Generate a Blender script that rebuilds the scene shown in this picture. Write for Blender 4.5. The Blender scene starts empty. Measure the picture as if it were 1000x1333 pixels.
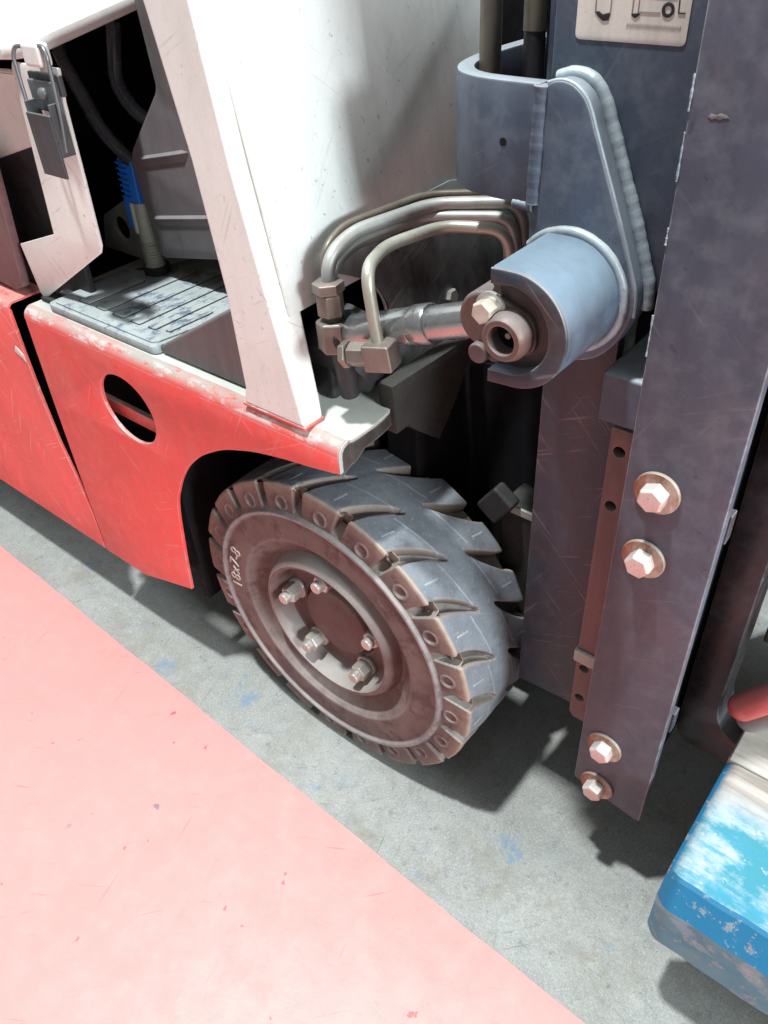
import bpy, bmesh, math, random
import numpy as np
from mathutils import Vector, Matrix
random.seed(4)
S = bpy.context.scene
C = S.collection
rad = math.radians

# ------------------------------------------------------------------ camera
cam = bpy.data.objects.new('camera', bpy.data.cameras.new('camera'))
C.objects.link(cam)
cam.data.sensor_fit = 'VERTICAL'; cam.data.sensor_height = 24.0
cam.data.lens = 24.0*1044.3/1333.0
cam.data.clip_start = 0.02; cam.data.clip_end = 200
cam.matrix_world = Matrix(((0.77357, -0.36961, 0.51476, 0.54605),
                           (0.63155, 0.51671, -0.57807, -0.48337),
                           (-0.05232, 0.77227, 0.63314, 1.01646),
                           (0, 0, 0, 1)))
S.camera = cam

# ------------------------------------------------------------------ world, lamps, exposure
W = bpy.data.worlds.new('World'); S.world = W; W.use_nodes = True
bg = W.node_tree.nodes['Background']
bg.inputs['Color'].default_value = (0.95, 0.98, 1.0, 1)
bg.inputs['Strength'].default_value = 0.29
def area(name, loc, target, sx, sy, power, col):
    L = bpy.data.lights.new(name, 'AREA'); L.shape = 'RECTANGLE'; L.size = sx; L.size_y = sy
    L.energy = power; L.color = col
    o = bpy.data.objects.new(name, L); C.objects.link(o); o.location = loc
    o.rotation_euler = (Vector(target)-Vector(loc)).to_track_quat('-Z', 'Y').to_euler()
    return o
area('high_bay_lamp', (-0.20, -0.52, 3.9), (0.05, 0, 0), 0.16, 0.16, 190, (0.95, 0.985, 1.0))
area('door_lamp', (5.2, -1.05, 2.1), (0.0, 0.15, 0.7), 0.9, 0.8, 260, (0.88, 0.96, 1.0))
area('cowl_fill_lamp', (6.0, 1.2, 2.8), (0.0, 0.15, 0.7), 4.0, 3.0, 600, (0.86, 0.95, 1.0))  # unseen fill lamp, added to brighten the cowl in the mast's shadow
S.view_settings.view_transform = 'Standard'; S.view_settings.look = 'None'
S.view_settings.exposure = 0.0; S.view_settings.gamma = 1.0

# ------------------------------------------------------------------ material helpers
class NT:
    def __init__(s, name):
        s.m = bpy.data.materials.new(name); s.m.use_nodes = True
        s.t = s.m.node_tree; s.n = s.t.nodes; s.l = s.t.links
        s.b = s.n['Principled BSDF']
        s.tc = s.n.new('ShaderNodeTexCoord')
    def link(s, a, b): s.l.new(a, b)
    def mapping(s, scale=(1,1,1), rot=(0,0,0), loc=(0,0,0)):
        m = s.n.new('ShaderNodeMapping'); m.inputs['Scale'].default_value = scale
        m.inputs['Rotation'].default_value = rot; m.inputs['Location'].default_value = loc
        s.link(s.tc.outputs['Object'], m.inputs['Vector']); return m.outputs[0]
    def noise(s, scale, detail=5, rough=.6, vec=None, dist=0):
        n = s.n.new('ShaderNodeTexNoise'); n.inputs['Scale'].default_value = scale
        n.inputs['Detail'].default_value = detail; n.inputs['Roughness'].default_value = rough
        n.inputs['Distortion'].default_value = dist
        s.link(vec if vec is not None else s.tc.outputs['Object'], n.inputs['Vector']); return n.outputs['Fac']
    def ramp(s, fac, lo, hi, a=0.0, b=1.0):
        n = s.n.new('ShaderNodeMapRange'); n.inputs['From Min'].default_value = lo; n.inputs['From Max'].default_value = hi
        n.inputs['To Min'].default_value = a; n.inputs['To Max'].default_value = b
        s.link(fac, n.inputs['Value']); return n.outputs[0]
    def math(s, op, a, b=None):
        n = s.n.new('ShaderNodeMath'); n.operation = op; n.use_clamp = op in ('ADD','SUBTRACT','MULTIPLY')
        for i, v in enumerate((a, b)):
            if v is None: continue
            if isinstance(v, (int, float)): n.inputs[i].default_value = v
            else: s.link(v, n.inputs[i])
        return n.outputs[0]
    def mix(s, fac, a, b):
        n = s.n.new('ShaderNodeMix'); n.data_type = 'RGBA'
        if isinstance(fac, (int, float)): n.inputs[0].default_value = fac
        else: s.link(fac, n.inputs[0])
        for i, v in ((6, a), (7, b)):
            if isinstance(v, tuple): n.inputs[i].default_value = (*v[:3], 1)
            else: s.link(v, n.inputs[i])
        return n.outputs[2]
    def bump(s, h, strength=.3, dist=.002):
        n = s.n.new('ShaderNodeBump'); n.inputs['Strength'].default_value = strength
        n.inputs['Distance'].default_value = dist; s.link(h, n.inputs['Height'])
        s.link(n.outputs[0], s.b.inputs['Normal']); return n
    def up(s):
        g = s.n.new('ShaderNodeNewGeometry'); x = s.n.new('ShaderNodeSeparateXYZ')
        s.link(g.outputs['Normal'], x.inputs[0]); return x.outputs[2]
    def edge(s, radius=.002):
        b = s.n.new('ShaderNodeBevel'); b.inputs['Radius'].default_value = radius; b.samples = 4
        g = s.n.new('ShaderNodeNewGeometry'); d = s.n.new('ShaderNodeVectorMath'); d.operation = 'DOT_PRODUCT'
        s.link(b.outputs[0], d.inputs[0]); s.link(g.outputs['Normal'], d.inputs[1])
        return s.ramp(d.outputs['Value'], .985, .80)
    def scratches(s, seed=0, dens=.645):
        out = None
        for k, (r, sc) in enumerate((((.35,.5,.3),(260,9,9)), ((.9,.4,1.0),(11,330,11)), ((.8,.55,.4),(9,9,280)))):
            v = s.mapping(tuple(1/q for q in sc), r, (seed*.31+k, seed*.17, k*.23)); s.n[-1].vector_type = 'TEXTURE'
            a = s.noise(1.0, 2, .5, v)
            gate = s.noise(9+3*k, 3, .6, s.mapping((1,1,1), (0,0,0), (seed+k*5, 0, seed)))
            q = s.math('MULTIPLY', s.ramp(a, dens, dens+.06), s.ramp(gate, .46, .56))
            out = q if out is None else s.math('MAXIMUM', out, q)
        return out

def paint(name, base, rough=.45, metal=0.0, var=.12, dust=None, dust_amt=.0, grime=None, grime_amt=.0,
          edge_col=None, edge_amt=.0, scr_col=None, scr_amt=.0, bump=.15, seed=0, spec=.35, bdist=.0012, stk=.45, chips=None):
    t = NT(name)
    n1 = t.noise(7, 9, .72, t.mapping((1,1,.6), (0,0,0), (seed, seed*2, 0)))
    n2 = t.noise(55, 4, .6)
    dark = tuple(c*(1-var*1.6) for c in base); lite = tuple(min(1, c*(1+var)+.01) for c in base)
    col = t.mix(t.ramp(n1, .3, .7), dark, lite)
    fine = t.noise(420, 3, .6)
    # small chips and specks of dirt
    ck = t.math('MULTIPLY', t.ramp(t.noise(130, 3, .55, t.mapping((1,1,1),(0,0,0),(seed*1.3,2,seed))), .67, .69), t.ramp(t.noise(12, 3, .6), .42, .55))
    streak = t.noise(1, 4, .65, t.mapping((45,45,3.5),(0,0,0),(seed,0,0)))
    col = t.mix(t.ramp(fine, .35, .75, 0, .25), col, tuple(c*.75 for c in base))
    col = t.mix(t.ramp(streak, .45, .70, 0, stk), col, tuple(c*.55 for c in base))
    col = t.mix(t.math('MULTIPLY', ck, .55), col, tuple(min(1, c*.35+.01) for c in base))
    if grime:
        g = t.math('MULTIPLY', t.ramp(t.noise(9, 7, .7, t.mapping((1,1,.55), (0,0,0), (seed+4, 1, 3))), .48, .66), grime_amt)
        col = t.mix(g, col, grime)
    if dust:
        u = t.ramp(t.up(), .10, .80)
        d = t.math('MULTIPLY', u, t.math('MULTIPLY', t.ramp(n1, .25, .6, .45, 1), dust_amt))
        d2 = t.math('MULTIPLY', t.ramp(n2, .45, .75), dust_amt*.16)
        col = t.mix(t.math('MAXIMUM', d, d2), col, dust)
    if scr_col:
        col = t.mix(t.math('MULTIPLY', t.scratches(seed), scr_amt), col, scr_col)
    if chips:
        z = t.up(); band = t.math('MULTIPLY', t.ramp(z, .12, .35), t.ramp(z, .97, .85))
        cn = t.ramp(t.noise(38, 6, .8, t.mapping((.45,1,1),(0,0,0),(seed,3,1))), .52, .56)
        col = t.mix(t.math('MULTIPLY', t.math('MULTIPLY', band, cn), .8), col, chips)
        cn2 = t.ramp(t.noise(52, 6, .8, t.mapping((.5,1,1),(0,0,0),(2,seed,7))), .56, .60)
        col = t.mix(t.math('MULTIPLY', t.math('MULTIPLY', t.ramp(z, .3, .6), cn2), .8), col, (.62,.10,.09))
    if edge_col:
        e = t.math('MULTIPLY', t.edge(.0022), t.ramp(n2, .3, .6, .15, 1))
        col = t.mix(t.math('MULTIPLY', e, edge_amt), col, edge_col)
    t.link(col, t.b.inputs['Base Color'])
    t.link(t.ramp(n2, .3, .7, max(.05, rough-.12), min(1, rough+.15)), t.b.inputs['Roughness'])
    t.b.inputs['Metallic'].default_value = metal
    t.b.inputs['Specular IOR Level'].default_value = spec
    h = t.math('ADD', t.math('MULTIPLY', n1, .5), t.math('MULTIPLY', fine, .35))
    t.bump(h, bump, bdist)
    return t.m

GREYDUST = (.50, .54, .50)
M = {}
M['red'] = paint('red_paint', (.76,.072,.062), .42, chips=(.58,.52,.50), stk=.12, var=.07, dust=(.36,.38,.34), dust_amt=.95, grime=(.62,.15,.13), grime_amt=.6,
                 edge_col=(.70,.62,.60), edge_amt=.6, scr_col=(.78,.30,.27), scr_amt=.35, bump=.2, seed=1)
M['red2'] = paint('faded_red_paint', (.72,.105,.092), .46, chips=(.60,.45,.42), stk=.12, var=.10, dust=(.45,.36,.33), dust_amt=.55, grime=(.42,.10,.09), grime_amt=.5,
                 edge_col=(.75,.55,.50), edge_amt=.7, scr_col=(.75,.40,.35), scr_amt=.5, bump=.2, seed=7)
M['white'] = paint('white_paint', (.78,.77,.73), .38, stk=.14, var=.05, dust=(.62,.60,.55), dust_amt=.15, grime=(.46,.42,.38), grime_amt=.25,
                 edge_col=(.42,.36,.33), edge_amt=.30, scr_col=(.26,.24,.24), scr_amt=.35, bump=.1, seed=2)
M['cowl'] = paint('white_cowl_paint', (.76,.79,.76), .42, stk=.18, var=.07, dust=(.6,.6,.55), dust_amt=.1, grime=(.42,.45,.42), grime_amt=.35,
                 edge_col=(.3,.3,.3), edge_amt=.3, scr_col=(.45,.45,.43), scr_amt=.25, bump=.1, seed=3)
M['mast'] = paint('blue_grey_mast_paint', (.055,.074,.110), .5, var=.12, dust=(.50,.56,.58), dust_amt=.55, grime=(.07,.075,.10), grime_amt=.5,
                 edge_col=(.50,.52,.54), edge_amt=.6, scr_col=(.22,.23,.26), scr_amt=.14, bump=.22, seed=4)
M['rail'] = paint('worn_grey_rail_paint', (.066,.070,.096), .5, var=.16, dust=(.52,.54,.55), dust_amt=.5, grime=(.11,.085,.10), grime_amt=.6,
                 edge_col=(.58,.55,.55), edge_amt=.85, scr_col=(.22,.21,.24), scr_amt=.16, bump=.22, seed=5)
M['column'] = paint('stained_mast_column_paint', (.027,.038,.058), .45, var=.2, dust=(.42,.44,.44), dust_amt=.5, grime=(.045,.028,.024), grime_amt=.9,
                 edge_col=(.3,.28,.27), edge_amt=.4, scr_col=(.26,.22,.22), scr_amt=.35, bump=.25, seed=6)
M['strip'] = paint('brown_red_steel', (.15,.075,.078), .45, var=.15, dust=(.42,.40,.38), dust_amt=.6, grime=(.13,.07,.06), grime_amt=.5,
                 edge_col=(.42,.33,.31), edge_amt=.5, bump=.2, seed=8)
M['weld'] = paint('weld_bead', (.24,.30,.34), .42, .15, var=.25, dust=(.56,.62,.60), dust_amt=.6, bump=.6, seed=9)
M['drum'] = paint('dusty_blue_boss_paint', (.050,.062,.085), .6, var=.12, dust=(.19,.265,.325), dust_amt=.85, grime=(.07,.16,.28), grime_amt=.75,
                 edge_col=(.42,.40,.42), edge_amt=.5, bump=.2, seed=10)
M['rusty'] = paint('rust_brown_steel', (.115,.075,.073), .5, .1, var=.2, dust=(.42,.40,.37), dust_amt=.45, grime=(.22,.09,.05), grime_amt=.6,
                 edge_col=(.36,.28,.26), edge_amt=.5, bump=.3, seed=11)
M['rim'] = paint('rim_brown_dirt', (.130,.082,.074), .62, var=.15, dust=(.46,.45,.42), dust_amt=.75, grime=(.05,.03,.028), grime_amt=.6,
                 edge_col=(.44,.36,.34), edge_amt=.6, bump=.35, seed=12)
M['zinc'] = paint('dull_zinc', (.50,.48,.45), .40, .55, var=.12, dust=(.68,.68,.62), dust_amt=.4, grime=(.36,.20,.12), grime_amt=.3,
                 edge_col=(.7,.68,.65), edge_amt=.4, bump=.25, seed=13)
M['washer'] = paint('rusty_washer', (.30,.12,.07), .55, .25, var=.4, dust=(.60,.58,.50), dust_amt=.7, grime=(.62,.60,.52), grime_amt=.9, bump=.3, seed=14)
M['bolt'] = paint('pale_bolt', (.62,.50,.46), .42, .3, var=.15, dust=(.80,.82,.78), dust_amt=.8, grime=(.50,.22,.15), grime_amt=.5, bump=.2, seed=15)
M['steel'] = paint('bright_rod_steel', (.42,.42,.42), .25, .85, var=.12, dust=(.50,.55,.56), dust_amt=.35, grime=(.16,.15,.15), grime_amt=.25, bump=.06, seed=16)
M['pipe'] = paint('grey_pipe_steel', (.33,.34,.33), .42, .45, var=.15, dust=(.58,.60,.55), dust_amt=.5, grime=(.24,.22,.18), grime_amt=.5, bump=.15, seed=17)
M['pipe2'] = paint('yellow_zinc_pipe', (.40,.395,.33), .38, .45, var=.15, dust=(.60,.62,.52), dust_amt=.4, grime=(.30,.24,.16), grime_amt=.5, bump=.15, seed=18)
M['fitting'] = paint('dirty_fitting_steel', (.26,.21,.18), .40, .6, var=.25, dust=(.42,.40,.36), dust_amt=.4, grime=(.12,.10,.09), grime_amt=.6,
                 edge_col=(.55,.48,.42), edge_amt=.8, bump=.3, seed=19)
M['black'] = paint('black_dirty_metal', (.018,.017,.019), .5, var=.3, dust=(.12,.12,.115), dust_amt=.25, bump=.3, seed=20)
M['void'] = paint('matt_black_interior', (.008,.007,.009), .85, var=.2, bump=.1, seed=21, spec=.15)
M['cast'] = paint('rough_cast_frame', (.028,.026,.022), .75, var=.3, dust=(.10,.105,.09), dust_amt=.4, grime=(.02,.018,.016), grime_amt=.6, bump=1.0, bdist=.006, seed=22)
M['flange'] = paint('dark_brown_grime', (.045,.035,.032), .6, var=.3, dust=(.22,.20,.18), dust_amt=.3, grime=(.04,.035,.03), grime_amt=.5,
                 edge_col=(.40,.38,.35), edge_amt=.55, bump=.4, seed=23)
M['plate'] = paint('worn_step_plate', (.40,.40,.36), .55, var=.12, dust=(.52,.55,.50), dust_amt=.9, grime=(.30,.26,.23), grime_amt=.4,
                 edge_col=(.62,.62,.58), edge_amt=.5, scr_col=(.3,.28,.25), scr_amt=.3, bump=.3, seed=24)
M['plastic'] = paint('grey_brown_plastic', (.15,.138,.143), .5, var=.06, dust=(.40,.40,.40), dust_amt=.5, bump=.08, seed=25)
M['plastic2'] = paint('dark_grey_plastic', (.135,.12,.122), .5, var=.06, dust=(.36,.36,.36), dust_amt=.4, bump=.08, seed=26)
M['blue'] = paint('blue_plastic', (.02,.19,.72), .35, var=.08, bump=.05, seed=27)
M['clear'] = paint('clouded_plastic_sleeve', (.42,.42,.34), .25, var=.15, dust=(.6,.6,.5), dust_amt=.3, bump=.1, seed=28)
M['hose'] = paint('black_hose_rubber', (.030,.034,.042), .22, var=.2, dust=(.10,.11,.12), dust_amt=.35, bump=.1, seed=29)
M['tube'] = paint('brown_black_tube', (.18,.155,.12), .4, .3, var=.3, grime=(.06,.05,.045), grime_amt=.7, bump=.2, seed=30)
M['latchm'] = paint('latch_steel', (.20,.22,.23), .36, .6, var=.15, dust=(.46,.50,.50), dust_amt=.3, grime=(.16,.14,.13), grime_amt=.5, bump=.2, seed=31)
M['lever'] = paint('latch_lever_grey', (.075,.075,.08), .45, .2, var=.12, dust=(.34,.36,.36), dust_amt=.4, bump=.15, seed=32)
M['sticker'] = paint('cream_sticker', (.66,.64,.58), .4, var=.04, grime=(.5,.46,.42), grime_amt=.2, bump=.03, seed=33)
M['ink'] = paint('black_ink', (.02,.02,.025), .5, var=.1, bump=.02, seed=34)
M['inkgrey'] = paint('grey_ink', (.38,.37,.36), .5, var=.1, bump=.02, seed=35)
M['chalk'] = paint('scuffed_lettering', (.44,.38,.34), .7, var=.3, bump=.2, seed=36)
M['fork'] = paint('black_fork_steel', (.026,.023,.028), .36, .2, var=.25, dust=(.30,.33,.36), dust_amt=.5, grime=(.10,.05,.045), grime_amt=.5,
                 edge_col=(.40,.45,.50), edge_amt=.8, bump=.25, seed=37)
M['canred'] = paint('worn_red_rim', (.66,.11,.10), .35, var=.12, dust=(.80,.52,.50), dust_amt=.6, edge_col=(.75,.45,.42), edge_amt=.4, grime=(.4,.06,.05), grime_amt=.5, bump=.2, seed=38)
M['canpink'] = paint('pale_pink_top', (.80,.56,.56), .4, var=.08, bump=.1, seed=39)
M['cangrey'] = paint('grey_rubber_base', (.26,.23,.22), .6, var=.15, bump=.2, seed=40)
M['greenbox'] = paint('dark_olive_board', (.055,.05,.025), .7, var=.3, grime=(.09,.08,.045), grime_amt=.5, bump=.5, seed=41)

def concrete():
    t = NT('stained_concrete')
    n1 = t.noise(4, 8, .7); n2 = t.noise(38, 6, .75); n3 = t.noise(300, 4, .7)
    col = t.mix(t.ramp(n1, .3, .7), (.295,.305,.285), (.375,.39,.37))
    col = t.mix(t.ramp(n2, .46, .68, 0, .55), col, (.22,.235,.23))
    col = t.mix(t.ramp(t.noise(9, 7, .75, t.mapping((1,1,1),(0,0,0),(7,7,0))), .54, .70, 0, .35), col, (.27,.265,.235))
    col = t.mix(t.ramp(n3, .50, .72, 0, .55), col, (.58,.58,.52))
    col = t.mix(t.ramp(t.noise(700, 2, .6), .56, .66, 0, .75), col, (.14,.145,.14))
    col = t.mix(t.ramp(t.noise(160, 3, .7, t.mapping((1,1,1),(0,0,0),(2,5,0))), .62, .68, 0, .6), col, (.17,.18,.18))
    col = t.mix(t.ramp(t.noise(7, 8, .8, t.mapping((1,1,1),(0,0,0),(11,3,0))), .50, .64, 0, .55), col, (.24,.225,.175))
    col = t.mix(t.ramp(t.noise(48, 7, .85, t.mapping((1,1,1),(0,0,0),(1,13,0))), .56, .66, 0, .65), col, (.13,.135,.125))
    col = t.mix(t.ramp(t.noise(21, 7, .85, t.mapping((1,1,1),(0,0,0),(6,1,0))), .56, .66, 0, .45), col, (.50,.52,.50))
    # blue paint residue
    b = t.math('MULTIPLY', t.ramp(t.noise(11, 4, .6, t.mapping((1,1,1),(0,0,0),(3.3,1.2,0))), .60, .68), t.ramp(t.noise(60, 5, .8), .44, .56))
    col = t.mix(t.math('MULTIPLY', b, .75), col, (.16,.26,.38))
    d = t.math('MULTIPLY', t.ramp(t.noise(18, 6, .8, t.mapping((1,1,1),(0,0,0),(9,4,0))), .64, .70), .7)
    col = t.mix(d, col, (.12,.12,.11))
    col = t.mix(t.math('MULTIPLY', t.scratches(3, .68), .5), col, (.16,.16,.15))
    t.link(col, t.b.inputs['Base Color']); t.b.inputs['Roughness'].default_value = .75
    t.b.inputs['Specular IOR Level'].default_value = .25
    t.bump(t.math('ADD', t.math('MULTIPLY', n2, .5), t.math('MULTIPLY', n3, .4)), .22, .0010)
    return t.m
def pinkfloor():
    t = NT('glossy_red_floor_paint')
    n1 = t.noise(3.5, 5, .6); n2 = t.noise(30, 5, .7); n3 = t.noise(220, 4, .65)
    col = t.mix(t.ramp(n1, .3, .7), (.87,.305,.28), (.88,.33,.305))
    col = t.mix(t.ramp(n2, .50, .75, 0, .25), col, (.88,.40,.37))
    col = t.mix(t.ramp(n3, .6, .75, 0, .25), col, (.72,.30,.27))
    spots = t.math('MULTIPLY', t.ramp(t.noise(46, 3, .6, t.mapping((1,1,1),(0,0,0),(2,7,0))), .725, .745), .8)
    col = t.mix(spots, col, (.34,.13,.13))
    pale = t.math('MULTIPLY', t.ramp(t.noise(30, 2, .5, t.mapping((1,2.2,1),(0,0,.6),(5,1,0))), .76, .80), .5)
    col = t.mix(pale, col, (.88,.66,.62))
    col = t.mix(t.math('MULTIPLY', t.scratches(5, .70), .6), col, (.45,.17,.17))
    rub = t.math('MULTIPLY', t.ramp(t.noise(1, 4, .6, t.mapping((1.2,26,1),(0,0,.22),(0,2,0))), .56, .70), t.ramp(t.noise(60, 4, .7), .42, .6))
    col = t.mix(t.math('MULTIPLY', rub, .16), col, (.45,.17,.16))
    # single chips and drips of paint seen on the lane
    warp = t.n.new('ShaderNodeVectorMath'); warp.operation = 'ADD'
    nz = t.n.new('ShaderNodeTexNoise'); nz.inputs['Scale'].default_value = 90; t.link(t.tc.outputs['Object'], nz.inputs['Vector'])
    sc_ = t.n.new('ShaderNodeVectorMath'); sc_.operation = 'SCALE'; sc_.inputs['Scale'].default_value = .012; t.link(nz.outputs['Color'], sc_.inputs[0])
    t.link(t.tc.outputs['Object'], warp.inputs[0]); t.link(sc_.outputs[0], warp.inputs[1])
    for (x_, y_, r_, c_) in ((-.127,-.249,.0042,(.22,.20,.24)), (-.201,-.342,.0050,(.30,.27,.28)), (-.190,-.166,.0028,(.40,.12,.13)), (-.234,-.131,.0045,(.42,.10,.12)),
                             (.056,-.285,.0030,(.48,.16,.20)), (.090,-.288,.0026,(.48,.16,.20)), (.091,-.217,.0034,(.45,.14,.18)), (.086,-.205,.0024,(.45,.14,.18)), (-.105,-.131,.0026,(.55,.30,.28))):
        dn = t.n.new('ShaderNodeVectorMath'); dn.operation = 'DISTANCE'; t.link(warp.outputs[0], dn.inputs[0]); dn.inputs[1].default_value = (x_+.006, y_+.006, .009)
        col = t.mix(t.math('MULTIPLY', t.ramp(dn.outputs['Value'], r_, r_*.75), .9), col, c_)
    t.link(col, t.b.inputs['Base Color'])
    t.link(t.ramp(n2, .3, .7, .22, .45), t.b.inputs['Roughness'])
    t.bump(t.math('ADD', t.math('MULTIPLY', n2, .6), t.math('MULTIPLY', n3, .3)), .25, .0015)
    return t.m
def matmat():
    t = NT('dusty_rubber_mat')
    n1 = t.noise(10, 6, .7); n2 = t.noise(70, 5, .7, t.mapping((1,.7,1)))
    col = t.mix(t.ramp(n1, .3, .7), (.30,.345,.345), (.39,.43,.42))
    col = t.mix(t.math('MULTIPLY', t.ramp(n2, .50, .60), t.ramp(t.noise(14, 3, .6), .42, .56, .15, 1)), col, (.115,.155,.21))
    col = t.mix(t.math('MULTIPLY', t.ramp(t.noise(150, 4, .7), .62, .68), .7), col, (.06,.07,.09))
    # yellow brown patch worn into the mat beside the pillar
    sx = t.n.new('ShaderNodeSeparateXYZ'); t.link(t.tc.outputs['Object'], sx.inputs[0])
    px = t.math('MULTIPLY', t.ramp(sx.outputs[0], -.262, -.252), t.ramp(sx.outputs[1], .035, .05))
    px = t.math('MULTIPLY', px, t.ramp(t.noise(40, 3, .6), .38, .5))
    col = t.mix(t.math('MULTIPLY', px, .75), col, (.20,.165,.085))
    t.link(col, t.b.inputs['Base Color']); t.b.inputs['Roughness'].default_value = .7
    t.bump(n2, .3, .0015); return t.m
def tyremat():
    t = NT('worn_solid_tyre_rubber')
    a = t.n.new('ShaderNodeAttribute'); a.attribute_name = 'zone'
    sp = t.n.new('ShaderNodeSeparateColor'); t.link(a.outputs['Color'], sp.inputs[0])
    tread, groove, scuff = sp.outputs[0], sp.outputs[1], sp.outputs[2]
    n1 = t.noise(14, 6, .7); n2 = t.noise(90, 5, .7); n3 = t.noise(500, 3, .6)
    side = t.mix(t.ramp(n1, .3, .7), (.080,.056,.052), (.185,.135,.120))
    side = t.mix(t.ramp(n2, .48, .7, 0, .7), side, (.12,.11,.11))
    top = t.mix(t.ramp(n1, .3, .7), (.125,.143,.163), (.215,.238,.26))
    top = t.mix(t.ramp(n3, .55, .75, 0, .5), top, (.10,.11,.13))
    top = t.mix(t.math('MULTIPLY', t.scratches(8, .67), .22), top, (.34,.37,.40))
    side = t.mix(t.math('MULTIPLY', t.ramp(t.noise(33, 5, .7), .52, .60), .7), side, (.065,.04,.038))
    top = t.mix(t.ramp(t.noise(26, 6, .75, t.mapping((1,1,1),(0,0,0),(3,1,4))), .50, .66, 0, .55), top, (.105,.105,.11))
    top = t.mix(t.ramp(t.noise(170, 4, .7), .58, .66, 0, .5), top, (.30,.30,.29))
    col = t.mix(tread, side, top)
    col = t.mix(t.math('MULTIPLY', groove, t.ramp(n2, .3, .6, .5, 1)), col, (.33,.245,.19))
    col = t.mix(t.math('MULTIPLY', scuff, t.ramp(n2, .30, .55, .45, 1)), col, (.40,.43,.45))
    col = t.mix(t.math('MULTIPLY', a.outputs['Alpha'], .6), col, (.045,.038,.034))  # grooves darkened by depth, their shade painted into the colour
    up = t.math('MULTIPLY', t.math('MULTIPLY', t.ramp(t.up(), .15, .8), t.math('SUBTRACT', 1.0, tread)), t.ramp(n1, .3, .6, .2, .7))
    col = t.mix(up, col, (.40,.38,.35))
    t.link(col, t.b.inputs['Base Color']); t.b.inputs['Roughness'].default_value = .62
    t.b.inputs['Specular IOR Level'].default_value = .35
    t.bump(t.math('ADD', t.math('MULTIPLY', n2, .5), t.math('MULTIPLY', n3, .4)), .55, .0015)
    return t.m
def palletwood(name, blue=True):
    t = NT(name)
    g = t.noise(1, 5, .6, t.mapping((6, 90, 90)), .4)
    n1 = t.noise(13, 6, .75, t.mapping((.7,1.2,1),(0,0,0),(4,2,1))); n2 = t.noise(60, 5, .75)
    wood = t.mix(t.ramp(g, .35, .65), (.26,.23,.20), (.50,.47,.43))
    u = t.up()
    if blue:
        side = t.mix(t.ramp(u, .2, .5), t.mix(t.ramp(n1, .40, .62), (.03,.20,.28), (.09,.25,.29)), (.008,.14,.27))
        side = t.mix(t.ramp(n2, .56, .60, 0, .8), side, (.24,.26,.27))
        side = t.mix(t.math('MULTIPLY', t.ramp(t.noise(24, 5, .75, t.mapping((1,1,1),(0,0,0),(1,3,2))), .62, .66), .9), side, (.42,.24,.16))
        top = t.mix(t.ramp(n1, .42, .56), (.045,.25,.32), (.38,.46,.475))
        top = t.mix(t.ramp(n2, .60, .64, 0, .7), top, (.50,.49,.45))
        top = t.mix(t.math('MULTIPLY', t.ramp(g, .56, .62), .5), top, (.03,.26,.42))
        sy = t.n.new('ShaderNodeSeparateXYZ'); t.link(t.tc.outputs['Object'], sy.inputs[0])
        back = t.math('ADD', t.ramp(sy.outputs[1], .105, .14), t.math('MULTIPLY', t.ramp(n1, .5, .6), .0))
        back = t.math('MULTIPLY', back, t.ramp(n1, .36, .44, .25, 1))
        top = t.mix(back, top, wood)
        col = t.mix(t.ramp(u, .86, .95), side, top)
        # torn pale sticker remains on the side
        sc = t.math('MULTIPLY', t.ramp(t.noise(16, 3, .5, t.mapping((1.2,1,1.4),(0,0,0),(1.5,0,2.2))), .56, .60), t.ramp(u, .3, .1))
        col = t.mix(t.math('MULTIPLY', sc, .35), col, (.34,.42,.46))
    else:
        col = t.mix(t.ramp(n1, .4, .7, 0, .6), wood, (.66,.60,.50))
    t.link(col, t.b.inputs['Base Color']); t.b.inputs['Roughness'].default_value = .55
    t.bump(t.math('ADD', t.math('MULTIPLY', g, .5), t.math('MULTIPLY', n2, .4)), .5, .002)
    return t.m
M['concrete'] = concrete(); M['pink'] = pinkfloor(); M['mat'] = matmat(); M['tyre'] = tyremat()
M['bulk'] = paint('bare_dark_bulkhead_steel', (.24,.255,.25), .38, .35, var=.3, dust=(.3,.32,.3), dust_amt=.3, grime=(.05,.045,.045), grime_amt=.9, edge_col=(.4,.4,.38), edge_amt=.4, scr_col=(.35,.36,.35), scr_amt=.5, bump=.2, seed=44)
M['pallet'] = palletwood('chipped_blue_board'); M['wood'] = palletwood('pale_board', False)

# ------------------------------------------------------------------ mesh helpers
def link(name, me, m, parent=None):
    o = bpy.data.objects.new(name, me); C.objects.link(o)
    if m is not None: me.materials.clear(); me.materials.append(M[m] if isinstance(m, str) else m)
    if parent is not None: o.parent = parent
    return o
def finish(name, bm, m, parent=None, bevel=0, smooth=True, seg=2, ang=38):
    bmesh.ops.recalc_face_normals(bm, faces=bm.faces[:])
    me = bpy.data.meshes.new(name); bm.to_mesh(me); bm.free()
    o = link(name, me, m, parent)
    if bevel:
        b = o.modifiers.new('bevel', 'BEVEL'); b.width = bevel; b.segments = seg; b.limit_method = 'ANGLE'; b.angle_limit = rad(32)
        b.harden_normals = True
    if smooth:
        for p in me.polygons: p.use_smooth = True
        me.set_sharp_from_angle(angle=rad(ang))
    return o
def add_box(bm, x0, x1, y0, y1, z0, z1, mat=None):
    vs = [bm.verts.new((x, y, z)) for x in (x0, x1) for y in (y0, y1) for z in (z0, z1)]
    if mat is not None:
        for v in vs: v.co = mat @ v.co
    for q in ((0,1,3,2),(4,6,7,5),(0,4,5,1),(2,3,7,6),(0,2,6,4),(1,5,7,3)):
        bm.faces.new([vs[i] for i in q])
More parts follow.
